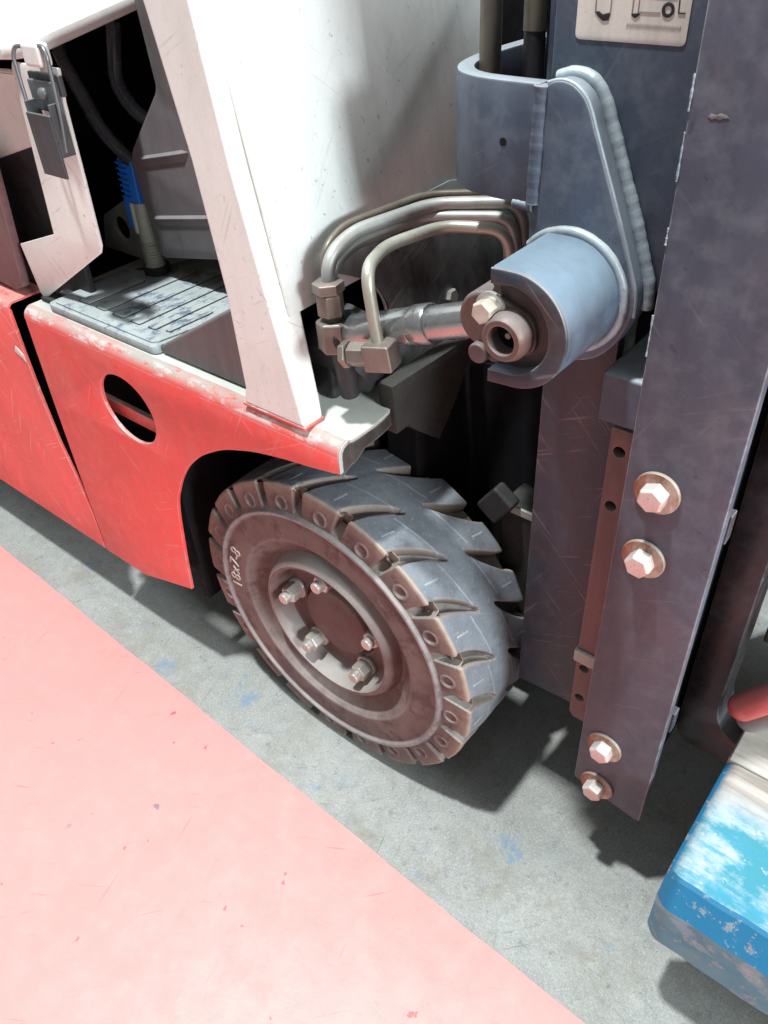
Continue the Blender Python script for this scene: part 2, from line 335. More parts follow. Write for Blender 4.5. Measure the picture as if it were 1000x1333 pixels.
def box(name, m, x0, x1, y0, y1, z0, z1, parent=None, bevel=.002):
    bm = bmesh.new(); add_box(bm, x0, x1, y0, y1, z0, z1); return finish(name, bm, m, parent, bevel)
def frame_of(a, b):
    z = (Vector(b)-Vector(a)).normalized(); r = Vector((0,0,1)) if abs(z.z) < .9 else Vector((1,0,0))
    x = r.cross(z).normalized(); y = z.cross(x); return x, y, z
def add_rings(bm, rings, cap=True):
    prev = None; first = None
    for r in rings:
        vs = [bm.verts.new(p) for p in r]
        if prev:
            n = len(vs)
            for i in range(n): bm.faces.new((prev[i], prev[(i+1) % n], vs[(i+1) % n], vs[i]))
        else: first = vs
        prev = vs
    if cap: bm.faces.new(first[::-1]); bm.faces.new(prev)
def add_lathe(bm, prof, a, b, n=32, cap=True, rot=0):
    """prof: (radius, distance along a->b)"""
    x, y, z = frame_of(a, b); a = Vector(a)
    add_rings(bm, [[a + z*d + (x*math.cos(t) + y*math.sin(t))*r for t in [rot+2*math.pi*i/n for i in range(n)]] for r, d in prof], cap)
def lathe(name, m, prof, a, b, parent=None, n=32, bevel=0, cap=True, rot=0):
    bm = bmesh.new(); add_lathe(bm, prof, a, b, n, cap, rot); return finish(name, bm, m, parent, bevel)
def rod(name, m, a, b, r, parent=None, n=24, bevel=.0008):
    return lathe(name, m, [(r, 0), (r, (Vector(b)-Vector(a)).length)], a, b, parent, n, bevel)
def smooth_path(pts, radius=.03, k=8):
    pts = [Vector(p) for p in pts]; out = [pts[0]]
    for i in range(1, len(pts)-1):
        p = pts[i]; a = pts[i-1]-p; b = pts[i+1]-p
        r = min(radius, a.length*.48, b.length*.48)
        s = p + a.normalized()*r; e = p + b.normalized()*r
        for j in range(k+1):
            t = j/k; out.append(s*(1-t)**2 + p*2*t*(1-t) + e*t*t)
    out.append(pts[-1]); return out
def add_tube(bm, pts, r, n=16, rf=None):
    prevx = None; rings = []
    for i, p in enumerate(pts):
        d = (pts[min(i+1, len(pts)-1)] - pts[max(i-1, 0)]).normalized()
        if prevx is None:
            q = Vector((0,0,1)) if abs(d.z) < .9 else Vector((1,0,0)); x = q.cross(d).normalized()
        else: x = (prevx - d*prevx.dot(d)).normalized()
        prevx = x; y = d.cross(x); rr = r if rf is None else rf(i)*r
        rings.append([p + (x*math.cos(t)+y*math.sin(t))*rr for t in [2*math.pi*j/n for j in range(n)]])
    add_rings(bm, rings)
def tube(name, m, pts, r, parent=None, n=16, bend=.03):
    bm = bmesh.new(); add_tube(bm, smooth_path(pts, bend), r, n); return finish(name, bm, m, parent)
def plate(name, m, loops, t, to3d, parent=None, bevel=.001, cyc=True, smooth=True):
    """flat plate: loops of 2D points (first = outline, others = holes), thickness t, to3d(u, v, w) with w in -t/2..t/2"""
    cu = bpy.data.curves.new(name, 'CURVE'); cu.dimensions = '2D'; cu.fill_mode = 'BOTH'
    for lp in loops:
        s = cu.splines.new('POLY'); s.points.add(len(lp)-1); s.use_cyclic_u = True
        for i, p in enumerate(lp): s.points[i].co = (p[0], p[1], 0, 1)
    cu.bevel_depth = bevel; cu.bevel_resolution = 1; cu.extrude = max(t/2-bevel, 1e-5); cu.offset = -bevel
    tmp = bpy.data.objects.new('tmp', cu); me = bpy.data.meshes.new_from_object(tmp)
    bpy.data.objects.remove(tmp); bpy.data.curves.remove(cu)
    bm = bmesh.new(); bm.from_mesh(me); bpy.data.meshes.remove(me)
    bmesh.ops.remove_doubles(bm, verts=bm.verts[:], dist=1e-6)
    for v in bm.verts: v.co = Vector(to3d(*v.co))
    return finish(name, bm, m, parent, 0, smooth)
def XZ(y): return lambda u, v, w: (u, y+w, v)
def YZ(x): return lambda u, v, w: (x+w, u, v)
def XY(z): return lambda u, v, w: (u, v, z+w)
def circ(cx, cy, r, n=32, a0=0, a1=360, rx=None):
    full = abs(a1-a0) >= 360
    return [(cx+(rx or r)*math.cos(rad(a0+(a1-a0)*i/(n if full else n-1))), cy+r*math.sin(rad(a0+(a1-a0)*i/(n if full else n-1)))) for i in range(n)]
def round_poly(pts, r, k=5):
    out = []; n = len(pts)
    for i in range(n):
        p = Vector(pts[i]); a = Vector(pts[i-1])-p; b = Vector(pts[(i+1) % n])-p
        rr = min(r, a.length*.45, b.length*.45); s = p+a.normalized()*rr; e = p+b.normalized()*rr
        for j in range(k+1):
            t = j/k; q = s*(1-t)**2+p*2*t*(1-t)+e*t*t; out.append((q.x, q.y))
    return out
def tag(o, label=None, cat=None, group=None, kind=None):
    if label: o['label'] = label
    if cat: o['category'] = cat
    if group: o['group'] = group
    if kind: o['kind'] = kind
    return o
def empty(name, loc, parent=None):
    o = bpy.data.objects.new(name, None); C.objects.link(o); o.empty_display_size = .1
    if parent is not None: o.parent = parent
    o.location = loc; return o

# ------------------------------------------------------------------ ground
bm = bmesh.new(); bmesh.ops.create_grid(bm, x_segments=1, y_segments=1, size=30)
tag(finish('concrete_floor', bm, 'concrete'), kind='structure')
bm = bmesh.new()
edge_pts = []
x = -30.0
while x < 30:
    edge_pts.append((x, -.0805-.042*(x+.84)/1.32 + (.0007*math.sin(x*17)+.0004*math.sin(x*53+1) if abs(x) < 3 else 0)))
    x += .02 if -1.6 < x < 1.6 else .8
vs = [bm.verts.new((a, b, .003)) for a, b in edge_pts]
lo = [bm.verts.new((a, b-.95, .003)) for a, b in edge_pts]
for i in range(len(vs)-1): bm.faces.new((lo[i], lo[i+1], vs[i+1], vs[i]))
tag(finish('painted_floor', bm, 'pink', smooth=False), kind='structure')

# ------------------------------------------------------------------ forklift
F = tag(empty('forklift', (0,0,0)), 'red and white forklift truck with grey mast and a worn solid front tyre', 'forklift')

# --- front red side panel with hole, wheel arch and rolled top edge
def red_panel():
    arch = [(-.253,.181),(-.248,.234),(-.240,.290),(-.233,.335),(-.225,.366),(-.203,.408),(-.179,.440),(-.144,.471),(-.098,.498),(-.043,.517),(.006,.527),(.052,.534),(.086,.541)]
    sm = smooth_path([(a, b, 0) for a, b in arch], .02, 4)
    out = [(-.4795,.560),(-.4845,.43),(-.4865,.29),(-.4855,.137),(-.470,.137),(-.380,.139)] + [(p.x, p.y) for p in sm] + [(.0865,.560)]
    hole = circ(-.283,.4855,.0485,48, rx=.0545)
    o = plate('side_panel', 'red', [out, hole], .005, XZ(-.0275), F, .0006)
    # rolled top edge
    bm = bmesh.new(); rings = []
    for xx in (-.4795, -.3, -.1, .0865):
        r = []
        for k in range(9):
            a = rad(90*k/8); r.append((xx, -.015-.015*math.cos(a), .5599+.015*math.sin(a)))
        for k in range(8, -1, -1):
            a = rad(90*k/8); r.append((xx, -.015-.010*math.cos(a), .5599+.010*math.sin(a)))
        rings.append([Vector(q) for q in r])
    add_rings(bm, rings); finish('rolled_edge', bm, 'red', o)
    return o
PANEL = red_panel()
# bar and dark box seen through the round hole
box('inner_bar', 'red', -.42, -.235, -.014, -.006, .450, .470, F, .001)
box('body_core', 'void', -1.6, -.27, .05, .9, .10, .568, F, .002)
box('gap_filler', 'black', -.53, -.44, .0, .05, .30, .34, F, .003)
o = box('gap_bracket', 'plate', -.512, -.486, -.012, -.004, .300, .318, F, .001)
# --- rear red panel
def rear_panel():
    out = [(-1.5,.560),(-1.5,.135),(-.4905,.1385),(-.4915,.218),(-.503,.29),(-.5155,.345),(-.5215,.43),(-.523,.493),(-.521,.560)]
    o = plate('rear_side_panel', 'red2', [out], .005, XZ(-.0275), F, .0006)
    bm = bmesh.new(); rings = []
    for xx in (-1.5, -1.0, -.521):
        r = []
        for k in range(7):
            a = rad(90*k/6); r.append((xx, -.020-.010*math.cos(a), .5599+.010*math.sin(a)))
        r += [(xx, .030, .5699), (xx, .030, .5669)]
        for k in range(6, -1, -1):
            a = rad(90*k/6); r.append((xx, -.020-.007*math.cos(a), .5599+.007*math.sin(a)))
        rings.append([Vector(q) for q in r])
    add_rings(bm, rings); finish('rolled_edge', bm, 'red2', o)
rear_panel()

plate('tape_scrap', 'sticker', [[(-.5490,.4905),(-.5400,.5010),(-.5340,.4990),(-.5245,.4920),(-.5240,.4800),(-.5300,.4830)]], .0008, XZ(-.0306), F, .0001)
# --- step plate and the flange dropping from its curved front edge
curve = [(.0865,-.015),(.0905,-.012),(.0915,.010),(.0905,.032),(.088,.049),(.080,.069),(.067,.090),(.054,.108),(.044,.128),(.040,.150),(.040,.25)]
cs = [(p.x, p.y) for p in smooth_path([(a, b, 0) for a, b in curve], .012, 4)]
plate('step_plate', 'plate', [[(-.4795,.25),(-.4795,-.015)] + cs], .004, XY(.5729), F, .0006)
bm = bmesh.new(); rings = []
edge = [(.0868,-.0245)] + cs[1:]
for i, (a, b) in enumerate(edge):
    zb = .5440 + .012*min(1, (b+.015)/.02) if b < .095 else .5560 - .12*min(.1, b-.095)
    rings.append([Vector((a, b, .5705)), Vector((a+.0005, b, zb)), Vector((a-.004, b-.001, zb)), Vector((a-.004, b-.001, .5705))])
add_rings(bm, rings); finish('front_flange', bm, 'flange', F)
bm = bmesh.new()
add_rings(bm, [[Vector((x_, y_, z_)) for y_, z_ in ((-.0299,.5415),(-.0299,.560),(-.0280,.5672),(-.0225,.5728),(-.0150,.5749),(-.0150,.5700),(-.0205,.5685),(-.0240,.5645),(-.0252,.559),(-.0252,.5420))] for x_ in (.0867,.0880)])
finish('panel_end', bm, 'plate', F, .0004)
# raised lip by the pillar foot
o = box('step_lip', 'plate', .000, .006, .0, .11, .575, .583, F, .001)
# rough cast frame behind the flange
plate('cast_frame', 'cast', [[(.050,.604),(.055,.545),(.075,.545),(.090,.530),(.130,.497),(.160,.530),(.2,.59),(.2,.60)]], .02, YZ(.083), F, .002)
box('cast_rib', 'void', .02, .068, .12, .35, .40, .58, F, .004)
bm = bmesh.new()
add_lathe(bm, [(.02,0),(.02,.08)], (.06,.25,.40), (.14,.25,.42), 16)
finish('axle_stub', bm, 'cast', F, .002)
# wheel well
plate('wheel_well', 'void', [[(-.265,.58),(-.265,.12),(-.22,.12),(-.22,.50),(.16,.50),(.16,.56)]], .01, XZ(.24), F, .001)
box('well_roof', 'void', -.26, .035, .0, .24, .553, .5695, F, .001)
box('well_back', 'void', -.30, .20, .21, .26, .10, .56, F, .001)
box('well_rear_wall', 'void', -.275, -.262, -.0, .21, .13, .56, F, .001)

# --- front pillar
def pillar():
    # front face outline in XZ at y=-.029, rear face further in
    levels = [(.5785,-.0455,.0438,-.012),(.60,-.0395,.0400,-.010),(.70,-.0420,.0195,-.003),(.82,-.0560,-.0030,.004),(.94,-.0790,-.0190,.010),(1.10,-.110,-.041,.018)]
    bm = bmesh.new(); rings = []
    for z, xl, xr, yb in levels:
        rings.append([Vector((xl,-.029,z)), Vector((xr,-.029,z)), Vector((xr+.001,yb+.01,z)), Vector((xl,yb+.01,z))])
    add_rings(bm, rings)
    p = finish('front_pillar', bm, 'white', F, .004, seg=3)
    bm = bmesh.new(); add_box(bm, -.047,.0442,-.0294,.000,.5752,.5800)
    finish('pillar_foot', bm, 'red', p, .002)
    return p
pillar()

# --- white front cowl (leans back), with the notch and the round opening for the steering gear
def cow(u, v, w):   # u = y, v = height, plane leaning back
    return (.0438-.175*(v-.58)+w, u, v)
arc = circ(.062,.640,.056,24,60,-60)
out = [(-.012,1.12),(-.012,.688),(.030,.6885)] + arc + [(.09,.56),(.42,.56),(.62,.62),(.62,1.12)]
plate('front_cowl', 'cowl', [out], .004, cow, F, .0008)
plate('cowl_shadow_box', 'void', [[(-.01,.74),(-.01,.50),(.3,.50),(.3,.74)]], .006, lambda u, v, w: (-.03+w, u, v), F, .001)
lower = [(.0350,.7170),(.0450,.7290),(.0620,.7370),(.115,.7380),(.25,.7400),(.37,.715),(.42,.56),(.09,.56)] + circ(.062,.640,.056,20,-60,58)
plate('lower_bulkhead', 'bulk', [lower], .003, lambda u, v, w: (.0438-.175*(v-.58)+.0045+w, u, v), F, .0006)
lathe('cowl_bolt', 'zinc', [(.013,0),(.013,.002),(.0095,.002),(.0095,.010),(.008,.0115)], (.036,.222,.621), (.136,.222,.638), F, 6)

# --- hydraulic pipes
def pipe(pts, m, r):
    return tube('hydraulic_pipe', m, pts, r, F, 20, .020)
pipe([(.058,.012,.700),(.056,.012,.740),(.054,.050,.7530),(.077,.144,.7550),(.146,.190,.7550),(.166,.194,.62)], 'pipe', .0064)
pipe([(.1275,-.006,.684),(.1150,-.002,.7505),(.0930,.052,.7480),(.1080,.118,.7480),(.163,.142,.7475),(.174,.147,.62)], 'pipe2', .0056)
pipe([(.050,.022,.66),(.048,.022,.722),(.050,.050,.7385),(.070,.135,.745),(.146,.178,.745),(.164,.182,.62)], 'pipe', .0052)
pipe([(.040,.028,.68),(.038,.026,.738),(.036,.058,.7525),(.060,.155,.758),(.12,.20,.757)], 'tube', .0042)
def hexn(name, a, b, r, m='fitting', parent=F, collar=True, rot=.3):
    L = (Vector(b)-Vector(a)).length
    prof = [(r*.9,0),(r,L*.06),(r,L*.94),(r*.9,L)]
    return lathe(name, m, prof, a, b, parent, 6, .0006, rot=rot)
hexn('pipe_nut', (.058,.010,.712), (.0575,.010,.722), .0150, 'fitting', rot=.2)
hexn('pipe_nut', (.0585,.010,.690), (.058,.010,.7115), .0130, rot=.5)
hexn('pipe_elbow', (.060,.010,.655), (.059,.010,.685), .0165, rot=.1)
rod('pipe_union', 'black', (.062,.022,.60), (.060,.010,.692), .0100, F)
hexn('pipe_nut', (.0945,-.0165,.6715), (.1005,-.0150,.6730), .0125, rot=.0)
hexn('pipe_nut', (.1010,-.0150,.6730), (.121,-.0095,.6760), .0112, rot=.3)
e = box('pipe_elbow', 'fitting', -.013, .014, -.0115, .0115, -.0125, .0125, F, .002)
e.location = (.1300,-.0065,.6770); e.rotation_euler = (0, rad(-8), rad(14))
bm = bmesh.new()
add_lathe(bm, [(.030,0),(.042,.004),(.046,.018),(.046,.04),(.040,.06),(.0,.061)], (.028,.035,.607), (.028,.10,.65), 36)
finish('cylinder_port', bm, 'black', F)
box('dark_gear_block', 'black', -.02, .030, .03, .10, .575, .625, F, .006)

# --- tilt cylinder rod running forward to the mast pin
A = Vector((.02,.020,.652)); B = Vector((.256,.020,.7385)); D = (B-A).normalized()
tc = lathe('tilt_cylinder', 'steel', [(.0150,0),(.0165,.004),(.0165,.085),(.0155,.088)], A+D*.05, B, F, 32, .0006)
lathe('cylinder_collar', 'steel', [(.0172,0),(.0178,.002),(.0178,.018),(.0165,.020)], A+D*.138, B, tc, 32)
lathe('rod_neck', 'steel', [(.0152,0),(.0152,.05)], A+D*.157, B, tc, 32)
lathe('cylinder_gland', 'black', [(.018,0),(.0215,.003),(.0215,.018),(.018,.020)], A+D*.036, B, tc, 32)
# rod eye (rounded lug round the pin)
rod('rod_eye', 'rusty', (.230,.002,.7325), (.230,.040,.7325), .0235, tc, 40, .004)

# --- wheel
WH = empty('front_wheel', (0,0,.2285), F)
def lathe_y(name, m, prof, parent, n=128):
    bm = bmesh.new(); rings = []
    for r, y in prof: rings.append([Vector((r*math.cos(t), y, r*math.sin(t))) for t in [2*math.pi*i/n for i in range(n)]])
    add_rings(bm, rings, cap=False); o = finish(name, bm, m, parent); return o
def sstep(e0, e1, v):
    t = np.clip((v-e0)/(e1-e0), 0, 1); return t*t*(3-2*t)
def tyre():
    R = .2285; prof = []
    def seg(a, b, n):
        for i in range(n): prof.append((a[0]+(b[0]-a[0])*i/n, a[1]+(b[1]-a[1])*i/n))
    seg((.108,.016),(.121,.0155),4); seg((.121,.0155),(.131,.009),4); seg((.131,.009),(.141,-.001),4); seg((.141,-.001),(.1455,-.0048),4)
    seg((.1455,-.0048),(.149,-.0055),3); seg((.149,-.0055),(.1825,-.0045),14); seg((.1825,-.0045),(.185,-.0085),4); seg((.185,-.0085),(.189,-.0085),3)
    seg((.189,-.0085),(.191,-.0035),4); seg((.191,-.0035),(.2245,-.0005),30); seg((.2245,-.0005),(.2272,.0008),3); seg((.2272,.0008),(R,.004),3)
    seg((R,.004),(R,.132),150); seg((R,.132),(.2265,.136),3); seg((.2265,.136),(.222,.138),3); seg((.222,.138),(.19,.141),16); prof.append((.12,.135))
    P = np.array(prof); N = 1260; K = len(P)
    th = np.linspace(0, 360, N, endpoint=False)
    T, _ = np.meshgrid(th, np.arange(K), indexing='ij')
    r = np.tile(P[:,0], (N,1)); y = np.tile(P[:,1], (N,1))
    rng = np.random.default_rng(3)
    lugj = rng.uniform(-.5, .5, 20)
    def wrap(d): return (d+9) % 18 - 9
    # front grooves
    yf = np.clip(y, 0, .06)
    idx = (np.floor((T-39.9+9)/18).astype(int)) % 20
    jit = lugj[idx]*.9
    cen = 40.0 + jit - 9.6*(yf/.058)**1.6
    cen = np.where(y < .004, 39.9 + jit + (R-r)*45, cen)
    hw = np.where(yf < .004, 1.8, 2.5)*np.clip(1-(yf/.0602)**5, 0, 1)**.5*(1-.42*yf/.06) + .02
    d = wrap(T-cen)
    w = 1 - sstep(hw-.25, hw+.35, np.abs(d))
    front = w*(1-sstep(.0575, .0605, y))
    tread_zone = (r > .2262) & (y < .07)
    side_zone = (y <= .006) & (r > .188)
    depth_t = .0165*(1-sstep(.03,.060,y)*.45)
    depth_s = .0110*sstep(.190,.205,r)
    # back grooves
    yb = np.clip(.135-y, 0, .05)
    cen2 = 52.0 + 11.5*(yb/.05)**1.25
    hw2 = 3.2*np.clip(1-(yb/.0495)**5, 0, 1)**.5*(1-.55*yb/.05)+.02
    d2 = wrap(T-cen2)
    back = (1 - sstep(hw2-.25, hw2+.35, np.abs(d2)))*sstep(.0845,.087,y)
    back_zone = (r > .2) & (y > .08)
    gr = np.where(tread_zone, front, 0); gb = np.where(back_zone, back, 0)
    gs = np.where(side_zone, front, 0)
    # radial displacement on the tread, axial on the sidewall
    r2 = r - gr*depth_t*np.where(y < .004, .9, 1) - gb*.0185*np.where(y > .134, .8, 1)
    y2 = y + gs*depth_s
    # rounded lug edges
    near = np.where(tread_zone, np.exp(-np.clip(np.abs(d)-hw-.35, 0, 9)/.30), 0)*(1-front)*(y < .058)
    near2 = np.where(back_zone, np.exp(-np.clip(np.abs(d2)-hw2-.35, 0, 9)/.35), 0)*(1-back)*(y > .088)
    r2 -= .0006*(near+near2)
    # fine seam lines round the centre rib
    ph = ((T-30.4) % 18)/18
    l1 = .0555-.012*ph; l2 = .096-.010*((T-29) % 18)/18
    seam = (np.exp(-((y-l1)/.0007)**2) + np.exp(-((y-l2)/.0007)**2))*(r > .227)
    r2 += .0005*seam
    # short wear bars
    def bar(t0, y0, y1):
        dd = wrap(T-t0-(y-y0)*-60); return (1-sstep(.10,.28,np.abs(dd)))*(y > y0)*(y < y1)*(r > .227)
    bars = bar(10.6,.012,.031) + bar(11.4,.107,.124)
    r2 += .0008*bars
    # round studs moulded in the lug sides
    du = wrap(T-12.9)*math.pi/180*.203; dv = r-.203; rr = np.sqrt(du*du+dv*dv)
    face = (y < .002) & (r > .19)
    ringm = np.exp(-((rr-.0092)/.0011)**2)*face; dent = (1-sstep(.006,.008,rr))*face
    y2 += -.0013*ringm + .0016*dent
    # oval badge at the upper right of the sidewall
    du = ((T-47.5+180) % 360-180)*math.pi/180*.166; dv = r-.166; e = np.sqrt((du/1.35)**2+dv**2)
    bd = (r > .15) & (r < .182) & (y < .0)
    y2 += np.where(bd, -.0008*np.exp(-((e-.0095)/.0009)**2) + .0006*(1-sstep(.005,.0065,e)) - .001*np.exp(-((dv)/.0012)**2)*(e < .0065), 0)
    # irregular wear
    wob = sum(np.sin(np.radians(T*k)+k*1.3+y*90)*a for k, a in ((3,.0004),(11,.0003),(29,.00022),(61,.00015)))
    r2 = np.minimum(r2 + wob*(r > .22), R)
    chip = np.zeros_like(T)
    for k in range(70):
        t0 = 39.9+18*rng.integers(0,20)+rng.choice([-2.1,2.1]); y0 = rng.uniform(.0,.02)
        dd = ((T-t0+180) % 360-180)/1.0; chip += rng.uniform(.3,1)*np.exp(-(dd/.5)**2-((y-y0)/.0025)**2)*(r > .222)
    r2 -= .0016*np.clip(chip, 0, 1)
    X = r2*np.cos(np.radians(T)); Z = r2*np.sin(np.radians(T))
    V = np.stack([X, y2, Z], -1).reshape(-1, 3)
    i = np.arange(N); i2 = (i+1) % N; j = np.arange(K-1)
    a = (i[:,None]*K+j); b = (i2[:,None]*K+j)
    Fq = np.stack([a, a+1, b+1, b], -1).reshape(-1, 4)
    me = bpy.data.meshes.new('tyre'); me.vertices.add(len(V)); me.vertices.foreach_set('co', V.ravel())
    me.loops.add(Fq.size); me.loops.foreach_set('vertex_index', Fq.ravel().astype(np.int32))
    me.polygons.add(len(Fq)); me.polygons.foreach_set('loop_start', np.arange(0, Fq.size, 4, dtype=np.int32))
    me.polygons.foreach_set('loop_total', np.full(len(Fq), 4, dtype=np.int32))
    me.update(calc_edges=True); me.validate()
    bm = bmesh.new(); bm.from_mesh(me); bmesh.ops.recalc_face_normals(bm, faces=bm.faces[:])
    cen_f = bm.faces[K*10+K//2]
    bm.to_mesh(me); bm.free()
    for p in me.polygons: p.use_smooth = True
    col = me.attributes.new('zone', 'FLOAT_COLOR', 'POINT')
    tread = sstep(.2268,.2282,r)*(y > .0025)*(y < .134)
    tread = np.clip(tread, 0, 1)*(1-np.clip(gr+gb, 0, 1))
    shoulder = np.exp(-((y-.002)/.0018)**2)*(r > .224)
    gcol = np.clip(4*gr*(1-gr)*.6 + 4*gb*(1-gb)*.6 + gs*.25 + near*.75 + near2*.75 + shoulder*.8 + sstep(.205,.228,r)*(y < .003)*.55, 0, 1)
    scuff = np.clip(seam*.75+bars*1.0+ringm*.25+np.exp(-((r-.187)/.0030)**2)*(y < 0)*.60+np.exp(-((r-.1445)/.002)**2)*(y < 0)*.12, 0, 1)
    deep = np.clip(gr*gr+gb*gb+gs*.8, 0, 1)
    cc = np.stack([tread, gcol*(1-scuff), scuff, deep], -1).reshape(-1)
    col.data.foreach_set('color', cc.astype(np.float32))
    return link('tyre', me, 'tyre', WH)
TY = tyre()
# raised size lettering
def wrap_text(txt, size, th0, r0, y, parent, m, depth=.0008):
    cu = bpy.data.curves.new('lettering', 'FONT'); cu.body = txt; cu.size = size; cu.extrude = depth; cu.space_character = 1.12; cu.offset = -.0002
    tmp = bpy.data.objects.new('tmp', cu); me = bpy.data.meshes.new_from_object(tmp)
    bpy.data.objects.remove(tmp)
    for v in me.vertices:
        u, w, d = v.co; t = rad(th0) - u/(r0+size*.35); rr = r0+w
        v.co = (rr*math.cos(t), y-d, rr*math.sin(t))
    o = link('lettering', me, m, parent); return o
wrap_text('18x7-8', .0265, 184, .1585, -.0058, TY, 'chalk')
rimo = lathe_y('rim', 'rim', [(.117,.018),(.1135,.012),(.110,.003),(.1065,-.0015),(.1035,-.0035),(.1005,-.003),(.0985,.000),(.0975,.004),(.0955,.018),(.0925,.0255),(.087,.0280),(.066,.0285),(.0625,.0275),(.0605,.0300),(.0595,.045),(.0500,.046)], WH)
hub = lathe_y('hub_cap', 'rim', [(.0535,.046),(.0530,.0225),(.0520,.0190),(.0500,.0178),(.02,.0172),(.0001,.0172)], WH, 64)
def nut_at(th, r=.0765, s=1.0):
    x, z = r*math.cos(rad(th)), r*math.sin(rad(th))
    bm = bmesh.new()
    add_lathe(bm, [(.0165,0),(.0165,.003),(.0150,.0055)], (x,.0285,z), (x,-.1,z), 24)
    add_lathe(bm, [(.0128,.004),(.0132,.0055),(.0132,.0215),(.0115,.0235)], (x,.0285,z), (x,-.1,z), 6, rot=random.random()*2)
    add_lathe(bm, [(.0082,.022),(.0082,.0315),(.0070,.033)], (x,.0285,z), (x,-.1,z), 16)
    return finish('wheel_nut', bm, 'zinc', WH, .0007)
for th in (168, 95, 18, -56, -126): nut_at(th)
rod('axle_hub', 'black', (0,.045,.2285), (0,.26,.2285), .09, F, 40, .004)

# --- mast
MA = empty('mast', (0,0,0), F)
# column (outer mast channel) and the face above the bracket
plate('mast_column', 'column', [[(.236,1.12),(.236,.2145),(.345,.2230),(.345,.630),(.303,.630),(.303,.770),(.345,.770),(.345,1.12)]], .014, XZ(.1016), MA, .002)
box('column_web', 'column', .2365, .252, .108, .26, .22, 1.1, MA, .003)
plate('mast_face', 'mast', [[(.2275,1.12),(.2275,.80),(.25,.77),(.345,.745),(.345,1.12)]], .009, XZ(.0895), MA, .0015)
# gusset plate
gus = [(.2317,.803),(.2350,.878),(.2389,.8885),(.2483,.8915),(.2583,.890),(.2678,.8834),(.2734,.8744),(.2792,.8605),(.2899,.8367),(.2999,.8146),(.3108,.7891),(.3245,.7543),(.3250,.7359),(.3146,.7104),(.300,.694),(.280,.686),(.250,.686),(.2325,.74)]
gs_ = [(p.x, p.y) for p in smooth_path([(a, b, 0) for a, b in gus+gus[:1]], .012, 3)][:-1]
plate('gusset_plate', 'mast', [gs_], .025, XZ(.0725), MA, .0015)
# weld beads along the gusset edge
def bead(pts, r, m='weld', n=130, jit=.35, parent=MA, seed=1):
    rnd = random.Random(seed)
    path = smooth_path(pts, .02, 8)
    L = [0]
    for a, b in zip(path, path[1:]): L.append(L[-1]+(b-a).length)
    out = []; k = 0
    for i in range(n):
        s = L[-1]*i/(n-1)
        while k < len(L)-2 and L[k+1] < s: k += 1
        t = (s-L[k])/max(1e-9, L[k+1]-L[k]); out.append(path[k].lerp(path[k+1], t))
    ks = [rnd.random()*6 for _ in range(4)]
    bm = bmesh.new(); add_tube(bm, out, r, 12, lambda i: 1+jit*(.10*math.sin(i*.9+ks[0])+.16*math.sin(i*.37+ks[1])+.20*math.sin(i*.13+ks[2])+.05*math.sin(i*2.3+ks[3])))
    return finish('weld_bead', bm, m, parent)
gl = [(x_+.0016, .0815, z_+.0006) for x_, z_ in gus[2:13]]
bead([(.2365,.0815,.888)]+gl, .0052, 'weld', 160, .16, seed=2)
bead([(x_, .0625, z_) for x_, z_ in gus[2:13]], .0016, 'weld', 90, .1, seed=3)
# boss for the tilt pin: C shaped barrel with its opening to the rear
cx, cz = .2705, .7450; ro, ri = .0450, .0345
outer = [(.2515,.7890),(.2625,.7898)] + circ(cx, cz, ro, 30, 88, -88) + [(.2515,.6985),(.2515,.7090)]
inner = circ(cx-.004, cz, ri, 26, -85, 85) + [(.2625,.7785),(.2515,.7775)]
plate('pin_boss', 'drum', [outer+inner], .080, XZ(.020), MA, .0016)
plate('boss_shade_ring', 'column', [outer+inner], .0040, XZ(-.0215), MA, .0012)  # dark ring laid over the near face, its shade painted in
bead([(cx+(ro+.002)*math.cos(rad(a)), .0585, cz+(ro+.002)*math.sin(rad(a))) for a in range(140, -100, -12)], .0040, n=110, jit=.2, seed=5)
# eye plate, pin, lock plate and bolt
eye = circ(cx-.006, cz-.002, .0375, 30, 125, -100) + [(.262,.7085),(.246,.7075),(.238,.7120),(.2325,.7220),(.2335,.7370),(.2400,.7560),(.2460,.7690)]
EP = plate('rod_eye_plate', 'rusty', [eye], .018, XZ(-.0015), MA, .002)
lob = plate('lock_plate', 'rusty', [round_poly([(.236,.747),(.240,.768),(.252,.765),(.285,.755),(.288,.727),(.262,.720),(.247,.728)], .012)], .005, XZ(-.0130), MA, .0008)
lathe('tilt_pin', 'rusty', [(.0185,0),(.0185,.012),(.0165,.0175),(.0155,.0185),(.0115,.0185),(.0110,.002)], (.2675,-.0135,.7405), (.2675,-.05,.7405), MA, 40, cap=False)
rod('pin_core', 'void', (.2675,-.0165,.7405), (.2675,-.018,.7405), .0118, MA, 24, 0)
rod('grease_nipple', 'washer', (.2675,-.0175,.7405), (.2675,-.0225,.7405), .0025, MA, 12, .0004)
bt = lathe('lock_bolt', 'zinc', [(.0122,0),(.0122,.0025),(.0085,.003),(.0092,.0045)], (.2485,-.0155,.7560), (.2485,-.05,.7560), MA, 32)
lathe('bolt_head', 'washer', [(.0088,.004),(.0092,.005),(.0092,.0135),(.0080,.0148)], (.2485,-.0155,.7560), (.2485,-.05,.7560), bt, 6, .0005, rot=.4)
rod('eye_stub', 'rusty', (.236,-.006,.7135), (.236,-.0155,.7135), .0085, MA, 24, .002)
